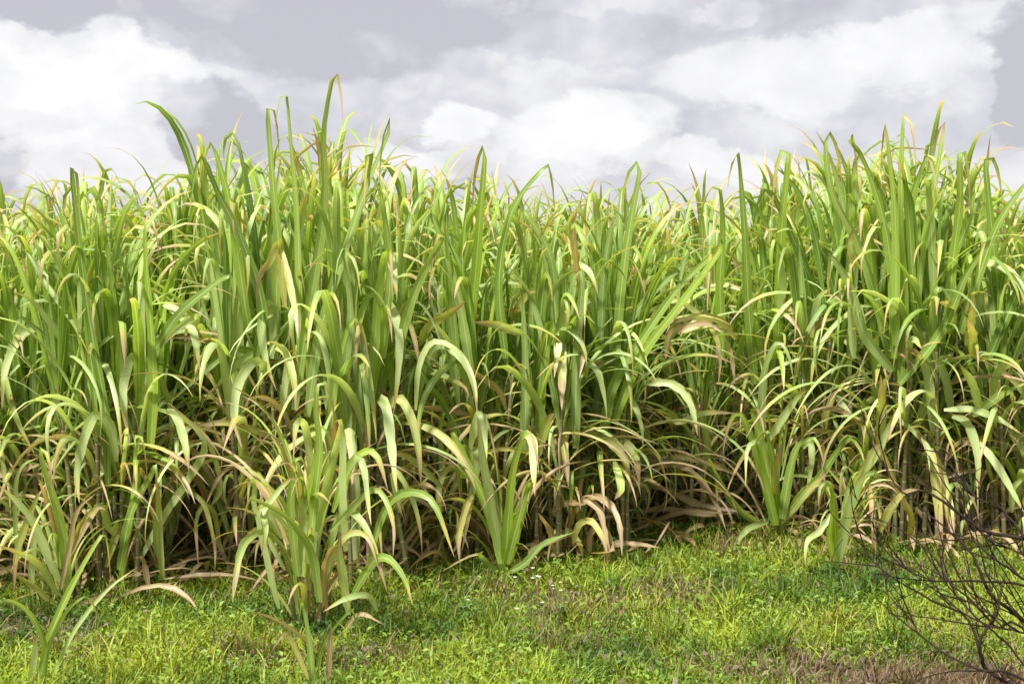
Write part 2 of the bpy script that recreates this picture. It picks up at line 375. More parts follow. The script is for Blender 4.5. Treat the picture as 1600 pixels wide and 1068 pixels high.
for ri, (dy, sp) in enumerate(rows):
    ymid = 9+dy; half = .40*(ymid)+.7
    x = -half
    while x < half:
        yy = front(x)+dy+random.uniform(-.2, .2); xx = x+random.uniform(-.15, .15)
        p = px_of(xx, yy)
        if ri < 3: H = topz(max(sky_y(p-35), sky_y(p), sky_y(p+35))+random.uniform(-52, -5), yy)
        else: H = random.uniform(2.35, 2.7)
        H = max(2.05, min(3.1, H))
        if ri == 0 and (abs(p-1100) < 70 or abs(p-325) < 75 or abs(p-690) < 55): x += sp; continue
        lab = 'tall green sugar cane clump crowded in just behind the front canes' if ri < 2 else 'sugar cane clump deep inside the field, only its upper leaves showing'
        place(cnt % 9 if cnt < 9 else random.randrange(9), xx, yy, H, random.uniform(0, 6.28), lab); cnt += 1
        x += sp
print('behind', cnt)

# --- the front row and the shoots before it, each with its own traced and grown leaves
def traced(M, spec, Y, w_, tone, dY=-.2, face=None, n=16, droop=False):
    """a blade through picture points, lying at real distances Y .. Y+dY"""
    K = []; m = len(spec)
    if droop and spec[-1][1] < spec[0][1]-70:      # an upright blade folds over at its top and hangs
        x0, y0 = spec[-1]; s = random.choice((-1, 1)); hang = min(.35*(spec[0][1]-y0), random.uniform(40, 110))
        q = random.uniform(4, 26)*s; spec = list(spec)+[(x0+q*.5, y0-3), (x0+q, y0+hang*.35), (x0+q*1.3, y0+hang)]
        k0 = len(spec)
    back = random.choice((-.10, .12))
    for i, (px, py) in enumerate(spec):
        K.append(at(px, py, Y + dY*(min(i, m-1)/(m-1)) + (back*(i-m+1)/3 if i >= m else 0)))
    if len(spec) > m: n = 22
    P = spline(K, n); w_ = min(w_, .12*float(np.linalg.norm(np.diff(P, axis=0), axis=1).sum())); T = norm(np.gradient(P, axis=0)); cd = norm(P - np.array([0, 0, CH]))
    inpl = np.cross(T, cd); phi = face if face is not None else random.uniform(.05, .6)
    side = norm(inpl)*math.cos(phi) + cd*math.sin(phi)
    ribbon(M, P, w_, side, tone, fold=random.uniform(.15, .5), twist=random.uniform(-.9, .9), wave=.08, prof=PROF_D if len(spec) > m else None)

HERO = []   # filled below
TONE = dict(G=(0, 0, .85), M=(0, .1, .5), D=(0, 0, .12), B=(0, .35, .1), P=(0, .75, .6), Q=(0, 1, .8), Y=(.38, .45, .7), W=(.5, 1, .75), R=(.85, .3, .5), K=(1.1, 0, .3))
# (label, foot x, foot y, grown stalks, their top y, seed, traced blades "tone width_cm: points", "S" = stalk)
HERO = [
 ("cane clump cut by left frame edge, one pale leaf arching over and hanging down", -15, 915, 6, 310, 11, """
Q 7: 115,560 92,515 60,508 28,528 8,580 3,640
P 5: 130,600 112,555 85,512 50,470 20,455
Y 4: 0,560 12,610 28,660 60,720
D 5: 150,620 110,560 70,525 40,500
R 4.5: 150,700 115,683 70,685 35,710 15,740
R 5: -20,745 30,735 75,722
Y 3.5: -10,670 4,720 8,770"""),
 ("young cane shoot with one broad bright upright leaf, other pale blades falling left", 98, 948, 0, 0, 12, """
G 8.5: 106,935 103,860 92,800 76,750 63,706
P 5.5: 100,915 80,880 55,820 28,785 -5,755
Y 5: 92,930 60,880 28,862 -8,850
W 4: 88,945 60,920 30,900 -5,878
Y 4.5: 60,770 40,820 25,870 22,925
P 4.5: 50,930 50,880 58,830 82,812
R 3.5: 95,920 108,860 120,800 150,770
P 3: 25,860 24,800 26,750 38,725 60,715"""),
 ("tall cane clump with a broad pale leaf hanging straight down its middle", 178, 925, 7, 250, 13, """
S 3: 180,925 180,800 178,700 184,600
S 2.6: 196,920 200,800 204,700 202,600
Q 8: 236,640 222,575 205,557 193,600 194,640 203,690
P 6.5: 182,720 172,665 148,648 130,690 120,740 124,785
P 4.5: 240,680 238,600 226,565 212,555
G 9: 236,700 240,600 234,480 228,400 228,345
M 9: 170,760 165,640 140,500 124,380 112,262
M 8: 178,740 190,640 184,520 170,400 158,320
G 7.5: 190,905 200,830 212,760 212,684
M 6: 187,890 205,800 235,745 240,730
P 5: 215,880 260,800 300,740 320,690 275,640 262,628
Y 5: 255,905 250,840 248,780 243,738
Y 4.5: 258,905 246,850 240,800 225,790
R 4: 235,930 228,890 222,870 212,873
D 7: 235,560 265,510 290,480 340,440 358,432
P 5: 290,520 306,500 300,495 270,520 255,540
P 6: 250,470 280,490 302,520 312,580
P 6: 260,640 275,650 288,690 295,735
P 4: 40,390 70,440 110,500 140,555
Y 5: 166,885 185,820 172,830 160,790 146,800 110,870
"""),
 ("fresh sprout of crossing narrow leaves in the grass at the lower left", 62, 1066, 0, 0, 14, """
G 5.5: 62,1066 82,985 108,925 135,875 158,838
P 3: 80,1060 120,980 170,920 215,885
M 4: 58,1066 70,1010 48,960 22,940 0,938
Q 4.5: 48,1068 53,1030 57,988
M 3: 68,1068 76,1010 100,960 125,935"""),
 ("cane clump with thin arching dry leaves before the darkest gap between leafy clumps", 300, 905, 2, 290, 15, """
W 4.5: 440,690 400,672 350,660 290,668
R 4: 350,700 300,690 262,715 240,760
Y 3.5: 330,790 345,760 330,700 300,650
Y 3.5: 345,860 335,800 318,790 306,815 310,885
M 5: 420,560 370,545 330,570 270,625
Y 3: 265,745 300,770 320,790 335,850 336,890
R 3: 400,720 350,735 320,790
Y 3: 430,725 380,715 330,718 280,745
R 3: 450,760 390,735 345,690 330,650"""),
 ("cane clump with the highest upright blades and pale folded leaves hanging in two steps", 430, 915, 7, 170, 16, """
S 3: 432,915 432,800 438,700 440,600
S 2.6: 420,915 424,820 428,700 425,600
W 8: 445,480 438,385 432,382 420,410 405,430 400,480
Q 8: 425,560 428,478 418,475 408,500 410,540 420,580 432,610
W 4.5: 440,390 452,440 462,490 466,530
P 6.5: 405,600 412,570 395,565 372,600 366,650 378,700
P 5: 440,640 450,560 430,535 420,535
P 5: 410,545 380,560 350,590 330,615
Y 5: 418,535 445,550 458,590 462,640
G 8: 430,560 432,460 435,380 428,300 420,200 419,170
G 8.5: 470,560 468,440 464,320 456,230 448,148
M 8: 460,640 480,500 500,380 508,290 505,210 520,118
M 7.5: 480,650 500,520 530,420 570,300 612,195
G 8: 390,520 375,420 360,320 335,232
D 8: 400,560 410,480 380,380 340,300 320,250
R 5: 470,700 440,640 410,620 380,625
K 7: 520,740 522,690 524,640
"""),
 ("bright yellow green young cane clump standing forward in the grass, left of centre", 480, 985, 0, 0, 17, """
S 3: 478,985 478,900 474,840
S 3: 500,985 498,900 500,850
S 2.5: 460,980 455,900 450,850
G 8: 474,900 484,800 492,730 500,675
G 8: 482,880 492,780 500,700 494,640 498,600
P 6: 495,830 510,760 524,700 532,655
Q 6: 540,860 536,760 536,690 530,654 518,670
G 7: 466,900 455,800 458,740 462,718
P 6: 470,900 474,800 466,740 458,716 470,760
Q 4.5: 455,830 420,790 410,800 450,750 462,750
P 5: 440,840 410,790 412,810 415,830 408,870
P 5: 490,760 480,680 472,658 462,665 458,720
G 5.5: 520,800 545,730 572,705 590,715 606,765
P 5: 530,830 540,750 556,713 568,730 576,790 580,820
Y 5.5: 512,870 530,810 545,798 565,815 582,850 605,925
Y 4: 515,830 545,800 580,765 600,775 615,820 614,870
W 4.5: 510,900 530,850 552,832 575,840 590,880
M 6: 545,940 575,890 590,872 610,875 632,905 645,945
M 5: 578,870 600,800 625,772 655,770 680,790 710,870
P 4.5: 400,830 378,850 370,890 363,940
Y 4.5: 440,850 412,830 385,845 372,880 366,930
P 4: 445,890 400,800 398,760 390,750 386,800
W 5: 458,850 462,820 462,812
Q 5: 436,950 420,880 405,800 440,770
M 6: 500,940 490,870 470,830 440,800 400,780
R 5: 512,960 506,900 515,860 530,850
Y 6: 545,960 536,900 530,860 532,830
P 4: 590,955 575,930 540,935 505,955
R 3.5: 530,1000 560,960 600,975"""),
 ("small broken cane sprout in the front grass below the bright young clump", 488, 1066, 0, 0, 18, """
M 5: 488,1066 485,1015 480,975 474,945
D 3: 494,1066 500,1020 518,985 545,955
R 4.5: 512,1068 516,1010 518,975
W 3.5: 482,1060 450,990 435,1000 425,1015
K 2.5: 500,1020 460,985 425,965 395,955"""),
 ("cane clump with a pale folded blade hanging directly right of the bright young clump", 575, 915, 7, 215, 19, """
S 3: 560,915 562,800 556,700 552,640
S 3: 640,910 620,800 600,700 590,600
Q 8: 556,880 556,780 552,700 554,600
G 7.5: 512,780 516,660 530,560 548,503
P 6: 565,700 552,520 558,500 572,560 584,640 588,690
G 8: 575,640 590,560 600,500 600,478
Q 7.5: 600,560 606,480 614,485 624,530 620,600 614,650
P 6.5: 600,640 594,622 604,640 612,700 620,770
Y 7.5: 606,640 622,622 640,650 652,700 658,760
B 8: 545,700 540,580 548,490 540,402
Q 8.5: 545,490 546,440 538,403
P 4.5: 650,640 655,575 675,535 710,545 735,590 745,640
Y 5: 625,800 615,735 640,770 655,820 660,870
M 8: 620,560 640,480 670,410 692,370
G 7: 580,600 590,480 600,400 608,395
Q 6: 610,440 606,396 614,420 620,465
Y 4.5: 690,760 640,715 600,708
G 9: 500,560 520,440 560,330 580,240
M 8: 600,540 610,420 600,330 595,300"""),
 ("cane clump with one long leaf bowed right above the fan shoot at the grass edge", 735, 885, 6, 248, 20, """
P 6: 650,640 665,560 690,538 722,560 740,600 746,650
Y 5: 640,640 642,590 660,577 700,590 730,610 725,640
D 7: 740,720 700,640 670,600 655,575
W 6: 655,540 670,510 700,490 728,470
W 6.5: 815,522 780,508 740,503
R 5: 790,640 780,610 740,580 690,540
R 4: 740,650 700,640 650,635 620,640
M 8: 740,600 720,480 700,400 672,330
G 8: 730,560 742,440 750,340 758,240
M 8: 790,560 780,440 800,330 850,262
Y 6: 700,780 745,700 735,780 722,860
P 5: 690,800 690,700 670,660 642,655
R 3: 640,860 700,880 750,895"""),
 ("bright green fan shoot at the central grass edge, two of its leaves folded over", 788, 900, 0, 0, 21, """
S 3: 788,900 788,860
G 8.5: 786,892 775,830 755,780 735,745 708,730
G 7: 784,880 772,820 750,765 725,710 706,675
P 6: 780,860 768,790 755,720 746,650
Q 7.5: 735,700 744,665 752,648 756,690 760,730
W 4.5: 735,740 715,730 695,735 685,770 690,830
G 9: 790,880 795,800 803,730 818,680
Q 6: 815,700 820,678 832,690 834,730 836,775
G 6: 793,880 805,830 822,770 828,755
G 5.5: 797,880 812,820 830,760
D 5: 792,895 820,880 850,850 900,830
M 5: 780,895 752,870 755,860
W 5: 740,770 728,790 716,840 718,880"""),
 ("cane clump with a folded leaf turning straw brown, right of the central fan shoot", 862, 878, 6, 285, 22, """
S 3: 862,878 858,780 850,700
G 8: 840,700 848,600 856,540 866,506
Q 6: 862,540 868,503 872,540 866,590
W 6.5: 868,560 874,538 878,570 878,640
R 5.5: 893,560 890,535 905,530 912,555 905,590
P 5: 915,590 920,570 935,585 945,630 948,660
Y 8: 835,720 846,690 858,655 868,645
W 6: 862,660 870,645 878,680 884,720 888,760
R 5: 864,680 872,710 882,745
W 5: 800,500 810,480 825,460 838,455
B 9: 820,720 822,600 820,520 815,450
B 9: 900,700 900,600 905,500 910,430
M 8: 870,620 868,500 860,400 820,330
Q 5: 890,440 900,415 920,425 935,460
R 6: 905,450 900,400 898,350
W 6: 898,400 890,350"""),
 ("low heap of drooping brown dry cane leaves on the grass edge", 925, 872, 0, 0, 23, """
S 3: 925,872 915,830 905,800
R 6: 900,800 912,782 935,795 945,830 955,880
R 6: 905,790 930,775 955,790 968,820 972,868
W 4.5: 895,850 905,820 925,815 945,850 948,885
K 6: 860,800 885,785 915,788
R 5: 920,870 925,830 945,825 965,870
Y 5: 880,860 885,830 905,850 912,885
K 5: 940,870 960,850 1000,850 1030,855
R 4: 870,870 860,830 840,800
Y 5: 960,720 970,760 960,780"""),
 ("leaning cane clump whose long straight blades all slant up to the right", 985, 865, 6, 262, 24, """
S 2.8: 985,860 975,760 960,660
W 7: 915,672 950,690 975,720 985,770
W 6: 925,680 960,685 990,705 1000,760
M 8.5: 940,690 960,600 1010,520 1060,450 1115,395
B 8: 925,680 950,560 1000,480 1050,430 1080,400
G 8: 960,660 1000,560 1060,480 1130,385
B 8: 935,640 940,520 945,420 960,340
M 8: 960,600 970,460 985,350 1000,262
W 5: 1150,530 1125,500 1080,495 1040,510
P 5: 960,620 985,625 1000,660 1005,700
P 5: 1010,600 1050,600 1078,630 1090,680
Y 4: 1000,520 1050,470 1110,510 1125,560 1122,600
R 5: 1040,560 1050,520 1100,505 1130,520"""),
 ("cane clump shedding broad straw coloured leaves that sweep down to the grass", 1072, 835, 6, 270, 25, """
R 7.5: 990,700 1040,715 1090,745 1120,790 1135,830
R 6: 970,710 1030,720 1080,735 1115,770
K 5: 985,745 1040,765 1100,790 1180,800
R 4: 990,800 1040,795 1100,805 1150,800
W 5: 1010,590 1060,605 1085,640 1095,700
Y 4: 1040,650 1060,660 1100,645 1150,645
W 5: 1060,520 1110,510 1140,550 1148,600
Y 5: 1095,760 1105,690 1090,640 1075,620
K 4.5: 1000,830 1060,800 1130,800
R 5: 1150,740 1100,720 1050,715 1020,740"""),
 ("bright young cane shoot with narrow fan leaves before the recess in the field edge", 1214, 852, 0, 0, 26, """
S 2.6: 1214,852 1213,800
G 7: 1212,820 1195,750 1180,700 1160,650
G 7: 1213,815 1200,740 1190,690 1175,640
M 6: 1214,815 1212,740 1200,680
P 4: 1210,820 1205,720 1190,690 1168,700 1165,760
W 5: 1214,790 1212,740 1222,690
G 7: 1222,810 1232,750 1245,700 1262,688
P 4: 1255,700 1266,692 1268,720 1260,770
M 6: 1226,815 1250,780 1280,745 1320,690
Y 4.5: 1228,810 1260,770 1300,730
P 4: 1200,815 1170,825 1150,850 1145,880
B 8: 1185,700 1190,640 1195,580 1210,540
G 3.5: 1205,560 1215,545 1222,570 1225,610
P 5: 1200,690 1225,650 1250,615 1265,610
M 5: 1190,820 1150,790 1120,740 1110,720"""),
 ("cane clump with pale leaves bent over at its waist behind the narrow leaved shoot", 1255, 838, 7, 235, 27, """
S 2.8: 1255,838 1255,740 1262,640
W 7.5: 1262,600 1262,540 1280,505 1305,497
Y 6.5: 1262,620 1258,560 1248,535 1235,532
P 5: 1210,630 1225,620 1250,615
P 6.5: 1250,560 1272,500 1280,465 1298,450
Q 6.5: 1218,500 1224,440 1217,396
W 5: 1218,500 1228,480 1245,490
P 5.5: 1290,510 1320,530 1345,570 1350,610
D 8: 1290,480 1260,420 1230,350 1205,300
G 8.5: 1215,560 1218,450 1222,350 1232,238
M 8: 1180,600 1170,480 1165,380 1155,250
G 7.5: 1130,560 1125,450 1130,360 1125,295
W 7: 1285,680 1292,650 1306,615 1318,605
W 4: 1290,740 1286,690
P 5: 1300,600 1320,640 1360,680"""),
 ("small pale cane shoot standing alone in the grass left of the bare twigs", 1308, 890, 0, 0, 28, """
S 3: 1308,890 1310,850
G 5.5: 1308,885 1305,820 1300,760
Q 5: 1300,770 1296,755 1282,758 1278,790
P 8: 1312,880 1322,820 1335,770 1350,740
M 5: 1312,870 1330,800 1350,745 1372,738
P 4: 1300,800 1280,830 1262,845 1258,880
W 5.5: 1335,760 1350,735 1368,700 1380,690
G 4: 1304,880 1296,840 1300,800"""),
 ("largest cane clump, a wide fan of tall broad blades over a curled dry leaf", 1400, 860, 8, 205, 29, """
S 3: 1400,860 1398,760 1402,660 1400,560
S 3: 1425,860 1422,740 1418,640 1420,560
S 2.6: 1380,860 1375,760 1380,660
W 7.5: 1376,720 1378,660 1378,620 1376,585
W 4: 1376,620 1385,595 1394,582
Y 6.5: 1430,670 1450,620 1450,580 1430,548 1415,545
P 5: 1418,550 1426,530 1440,545
Q 7: 1460,680 1452,600 1440,560 1422,550
G 9.5: 1398,560 1396,450 1380,340 1350,250 1325,215
G 9.5: 1402,550 1410,440 1420,330 1445,250
G 10: 1405,560 1430,450 1450,350 1475,200
M 9: 1392,560 1370,470 1340,380 1300,300 1290,215
M 8: 1410,560 1450,470 1490,400 1520,330
G 9: 1400,540 1400,420 1398,320 1385,205
B 9: 1395,580 1350,520 1330,450 1300,400
G 8: 1408,600 1415,480 1408,350 1412,185
M 8: 1405,600 1470,520 1510,430 1545,380
Q 7: 1335,560 1332,500 1330,460 1342,448
W 7.5: 1345,420 1330,400 1330,370 1336,355
W 7: 1375,830 1390,800 1415,770 1440,765
R 5.5: 1420,800 1400,760 1385,720 1370,690
W 5: 1420,840 1425,810 1410,770
P 5: 1350,740 1375,700 1400,640"""),
 ("cane clump with shredded whitish dead leaves at its foot, behind the bare twigs", 1475, 860, 7, 225, 30, """
S 3: 1470,860 1472,760 1470,680
S 2.6: 1500,860 1495,760 1500,640
W 9: 1455,700 1462,750 1466,800 1472,855
W 8: 1462,710 1475,760 1484,800 1490,850
R 7: 1490,850 1480,800 1470,740 1462,700
R 6: 1420,800 1425,830 1428,860
W 6: 1510,540 1518,500 1522,460
W 6.5: 1480,520 1490,500 1482,475 1465,472
W 7: 1520,560 1520,520 1510,495
P 5.5: 1488,650 1480,600 1470,560 1500,560
P 6: 1530,640 1520,600 1500,570
P 5: 1475,640 1520,640 1560,655 1600,680
P 6: 1488,650 1510,660 1525,700 1530,760
P 5: 1530,690 1560,730 1600,800
B 9: 1455,580 1458,500 1462,455
G 9: 1480,520 1490,400 1500,320 1500,240
M 8: 1500,520 1530,430 1560,350 1600,290"""),
 ("cane clump cut by the right frame edge with pale leaves bowing right", 1585, 860, 7, 280, 31, """
S 3: 1560,860 1555,740 1560,620
S 3: 1600,860 1592,740 1585,640
Q 6: 1530,410 1560,415 1590,440 1605,490
Q 6: 1545,460 1575,455 1600,475
P 5: 1550,620 1560,580 1600,560
M 6: 1520,650 1560,620 1610,595
P 5: 1580,800 1585,760 1610,740
D 7: 1545,560 1580,480 1600,430
W 4.5: 1545,690 1550,650 1565,620
M 8: 1570,560 1560,450 1548,340 1540,250
Y 5: 1620,640 1590,600 1560,575"""),
]
for (label, fx, fy, nst, ty, seed, spec) in HERO:
    random.seed(seed*31)
    g0 = ground(fx, fy); Yf = g0.y
    r = empty('sugar_cane_shoot' if nst == 0 else 'sugar_cane_clump', (g0.x, g0.y, gz(g0.x, g0.y)))
    tag(r, label, 'sugar cane', 'young cane shoots in front of the field' if nst == 0 else 'sugar cane clumps along the front edge of the field')
    if nst:
        sk = Single(r); H = min(3.1, topz(ty, Yf))
        stool(H, nst, sk, seed*7+3, spread=.24); sk.done()
    inv = Vector((g0.x, g0.y, gz(g0.x, g0.y)))
    for ln in spec.strip().splitlines():
        a, b = ln.split(':'); kind, wcm = a.split(); pts = [tuple(float(q) for q in p.split(',')) for p in b.split()]
        M = Mesh()
        if kind == 'S':
            P = spline([at(x, y, Yf) for x, y in pts], 14); P[0, 2] = min(P[0, 2], 0) - .02
            tube(M, P, np.linspace(float(wcm), float(wcm)*.8, 14)*.005, (random.uniform(0, .4), 0, random.random())); M.build('stalk', STALK, r, inv); continue
        t0 = TONE[kind]; tone = (t0[0]+random.uniform(-.08, .08), max(0, t0[1]+random.uniform(-.15, .15)), min(1, max(0, t0[2]+random.uniform(-.15, .15))))
        bend = math.hypot(pts[-1][0]-pts[0][0], pts[-1][1]-pts[0][1])
        traced(M, pts, Yf-random.uniform(.06, .28), min(float(wcm), 4.2 if kind in 'RK' else 6.6)*.0090*Yf/8.3, tone, dY=-random.uniform(.1, .45), droop=kind in 'GMDB')
        M.build('dry_leaf' if kind in 'RK' else 'leaf', LEAF, r, inv)
    if nst == 0 and seed not in (14, 18, 23):           # the many thin blades of a young shoot
        ys = [float(p.split(',')[1]) for ln in spec.strip().splitlines() for p in ln.split(':')[1].split()]
        hs = (fy-min(ys))/F*Yf
        for i in range(42 if seed == 17 else 20):
            f = random.random(); dry = max(0, random.gauss(.1+.5*f, .3)); M = Mesh(); a = random.uniform(0, 6.28)
            base = (.05*math.sin(a), .05*math.cos(a), hs*random.uniform(0, .45))
            grow_leaf(M, base, a, random.uniform(.03, .5), hs*random.uniform(.45, .8), random.uniform(.014, .034), random.uniform(.8, 2.8), random.uniform(1.2, 2.4), (dry, max(0, random.uniform(-.4, .7)), random.uniform(.3, 1)), twist=random.uniform(-1.5, 1.5), sway=random.uniform(-.6, .6))
            M.build('dry_leaf' if dry > .6 else 'leaf', LEAF, r)

# short tillers that thicken the foot of the field, three kinds copied along the edge
tillers = []
for k in range(4):
    r = empty('sugar_cane_tiller'); sk = Grouped(r); random.seed(900+k)
    for s in range(3):
        b0 = (random.uniform(-.1, .1), random.uniform(-.1, .1), -.02); sh = random.uniform(.3, .65)
        C = stalk_curve(b0, sh, random.uniform(.05, .3), random.uniform(0, 6.28)); tube(sk('stalk'), C, np.linspace(.010, .006, 14), (random.random()*.6, 0, random.random()))
        pl = random.uniform(0, 3.14)
        for i in range(9):
            f = i/8; P0 = C[int(13*(1-.8*f))]; dry = max(0, min(1.1, random.gauss(.05+.6*f, .3))); pale = max(0, random.uniform(-.3, .6)+.4*f)
            kink = (random.uniform(.35, .75), random.uniform(.6, 1.8)) if random.random() < .55 else None
            grow_leaf(sk('dry_leaf' if dry > .6 else 'leaf'), P0, pl+math.pi*(i % 2)+random.uniform(-.8, .8), random.uniform(.05, .5)+.3*f, random.uniform(.55, 1.0), random.uniform(.022, .045), random.uniform(.9, 2.6), 1.6, (dry, pale, random.random()), twist=random.uniform(-1, 1), kink=kink, sway=random.uniform(-.5, .5))
    sk.done(); tillers.append(r)
random.seed(61); x = -3.9; q = 0
while x < 4.6:
    if (245 < px_of(x, front(x)) < 400 or 1050 < px_of(x, front(x)) < 1240) and random.random() < .8: x += .15; continue
    o = tillers[q] if q < 4 else copy_tree(random.choice(tillers)); q += 1
    yy = front(x)+random.uniform(-.05, .55); o.location = (x, yy, gz(x, yy)); sc_ = random.uniform(.75, 1.25); o.scale = (sc_, sc_, sc_*random.uniform(.9, 1.2)); o.rotation_euler = (0, 0, random.uniform(0, 6.28))
    tag(o, 'short leafy cane tiller at the foot of the taller front canes', 'sugar cane', 'short cane tillers at the foot of the field')
    x += random.uniform(.12, .34)

# fallen leaves and trash under the canes
random.seed(77)
M = Mesh()
for i in range(1500):
    x = random.uniform(-4.6, 5.2); yf = front(x); y = yf + (random.gauss(.25, .3) if i < 700 else random.uniform(-.1, 3.5))
    z0 = gz(x, y) + .02 + random.random()**2*.16; L = random.uniform(.15, .65); a = random.uniform(0, 6.28); n = 7; t = np.linspace(0, 1, n)
    cz = random.uniform(-.05, .12)
    P = np.stack([x+L*(t-.5)*math.cos(a)+.04*np.sin(t*4), y+L*(t-.5)*math.sin(a), z0+cz*np.sin(t*3.1)+random.uniform(-.06, .06)*(t-.5)], -1)
    ribbon(M, P, random.uniform(.018, .042), np.tile([-math.sin(a), math.cos(a), random.uniform(-.8, .8)], (n, 1)), (random.uniform(.7, 1.3), random.random()*.6, random.random()), twist=random.uniform(-2, 2))
tag(M.build('leaf_litter', LEAF), 'brown fallen cane leaves littering the ground under the canes', 'leaf litter', kind='stuff')

# ------------------------------------------------------------------ grass and low weeds
def fbm(x, y, s, o=0.0):
    return np.array([noise.noise(Vector((a*s+o, b*s-o, o))) for a, b in zip(x, y)])
def field_points(n, y0, y1, over=0.25):
    y = y0 + (y1-y0)*rng.random(n)**1.15; x = (rng.random(n)*2-1)*(.40*y+.8)
    f = np.interp(x, EX[:, 0], EX[:, 1]) + over + .15*np.sin(x*5)
    k = y < f; return x[k], y[k]
def patches(x, y):
    lush = fbm(x, y, .9, 3); fine = fbm(x, y, 4.5, 9)
    g = ground(1560, 1085); g2 = ground(1330, 1062)
    dry = np.exp(-(((x-g.x)/.75)**2+((y-g.y)/.42)**2)) + .8*np.exp(-(((x-g2.x)/.6)**2+((y-g2.y)/.2)**2)) + .35*np.clip(fbm(x, y, 1.6, 21)-.10, 0, 1)*3
    g3 = ground(880, 970); dry += .2*np.exp(-(((x-g3.x)/.4)**2+((y-g3.y)/.45)**2))
    return lush, fine, np.clip(dry, 0, 1)
GA, GB, GC, GD = np.array([.115, .190, .014]), np.array([.31, .365, .032]), np.array([.04, .095, .012]), np.array([.25, .17, .095])
def grass_colors(x, y):
    lush, fine, dry = patches(x, y); n = len(x)
    k = np.clip(.5+lush*.9+fine*.8+rng.normal(0, .34, n), 0, 1)[:, None]
    c = GA*(1-k)+GB*k; d = np.clip(-lush*1.6-fine*.9-.08+rng.normal(0, .2, n), 0, .8)[:, None]; c = c*(1-d)+GC*d
    m = (rng.random(n) < dry*1.05+.03)[:, None]; c = np.where(m, GD*rng.uniform(.4, 1.25, (n, 1)), c); return c, lush, dry
def scatter_blades(n, y0, y1, hmin, hmax, wd):
    x, y = field_points(n, y0, y1); n = len(x); c, lush, dry = grass_colors(x, y)
    z = np.array([gz(a, b) for a, b in zip(x, y)])
    h = rng.uniform(hmin, hmax, n)*(1+.5*lush)*(1-.35*dry); az = rng.uniform(0, 6.283, n); lean = rng.uniform(.1, 1.0, n)
    t = np.array([0, .35, .7, 1.0]); K = 4
    ou = (lean*h)[:, None]*t[None, :]**1.8; up = h[:, None]*t[None, :]*(1-.25*lean[:, None]*t[None, :])
    dx, dy = np.sin(az)[:, None], np.cos(az)[:, None]; fa = az+rng.uniform(.6, 2.4, n); sx, sy = np.sin(fa)[:, None], np.cos(fa)[:, None]
    wv = (wd*rng.uniform(.6, 1.5, n))[:, None]*np.array([.8, 1, .7, .08])[None, :]*.5
    Cx, Cy, Cz = x[:, None]+dx*ou, y[:, None]+dy*ou, z[:, None]+up-.005
    V = np.stack([np.stack([Cx-sx*wv, Cy-sy*wv, Cz], -1), np.stack([Cx+sx*wv, Cy+sy*wv, Cz], -1)], 2)   # n,4,2,3
    idx = np.arange(n*K*2).reshape(n, K, 2); q = np.stack([idx[:, :-1, 0], idx[:, :-1, 1], idx[:, 1:, 1], idx[:, 1:, 0]], -1).reshape(-1, 4)
    return V.reshape(-1, 3), q, np.repeat(c, K*2, 0)
def scatter_leaves(n, y0, y1, smin, smax, zmax):
    """small broad weed leaves: bent diamonds"""
    x, y = field_points(n, y0, y1, .35); n = len(x); c, lush, dry = grass_colors(x, y); keep = rng.random(n) > dry*.9; x, y, c, lush = x[keep], y[keep], c[keep], lush[keep]; n = len(x)
    z = np.array([gz(a, b) for a, b in zip(x, y)]) + rng.random(n)**1.3*zmax*(1+.7*lush)+.01
    s = rng.uniform(smin, smax, n); az = rng.uniform(0, 6.283, n); el = rng.uniform(-.3, .9, n); roll = rng.uniform(-.6, .6, n)
    f = np.stack([np.sin(az)*np.cos(el), np.cos(az)*np.cos(el), np.sin(el)], -1); sd_ = np.stack([np.cos(az), -np.sin(az), roll], -1); sd_ /= np.linalg.norm(sd_, axis=1)[:, None]; nn = np.cross(sd_, f)
    P = np.stack([x, y, z], -1); s_ = s[:, None]
    A = P; T = P+f*s_-nn*s_*.12; Lf = P+f*s_*.5+sd_*s_*.33+nn*s_*.08; Rt = P+f*s_*.5-sd_*s_*.33+nn*s_*.08
    V = np.stack([A, Rt, T, Lf], 1).reshape(-1, 3); q = np.arange(n*4).reshape(n, 4); c = c*np.array([.75, .9, 1.2])
    return V, q, np.repeat(c, 4, 0)
def join(name, parts, mat, label, cat):
    off = 0; Vs = []; Qs = []; Cs = []
    for V, q, c in parts: Vs.append(V); Qs.append(q+off); Cs.append(c); off += len(V)
    M = Mesh(); V = np.concatenate(Vs); M.v = [V]; M.f = [np.concatenate(Qs)]; M.uv = [np.zeros((len(V), 2))]; M.c = [np.concatenate([np.concatenate(Cs), np.ones((len(V), 1))], 1)]; M.n = len(V)
    o = M.build(name, mat); o.data.polygons.foreach_set('use_smooth', np.zeros(len(o.data.polygons), bool)); tag(o, label, cat, kind='stuff'); return o
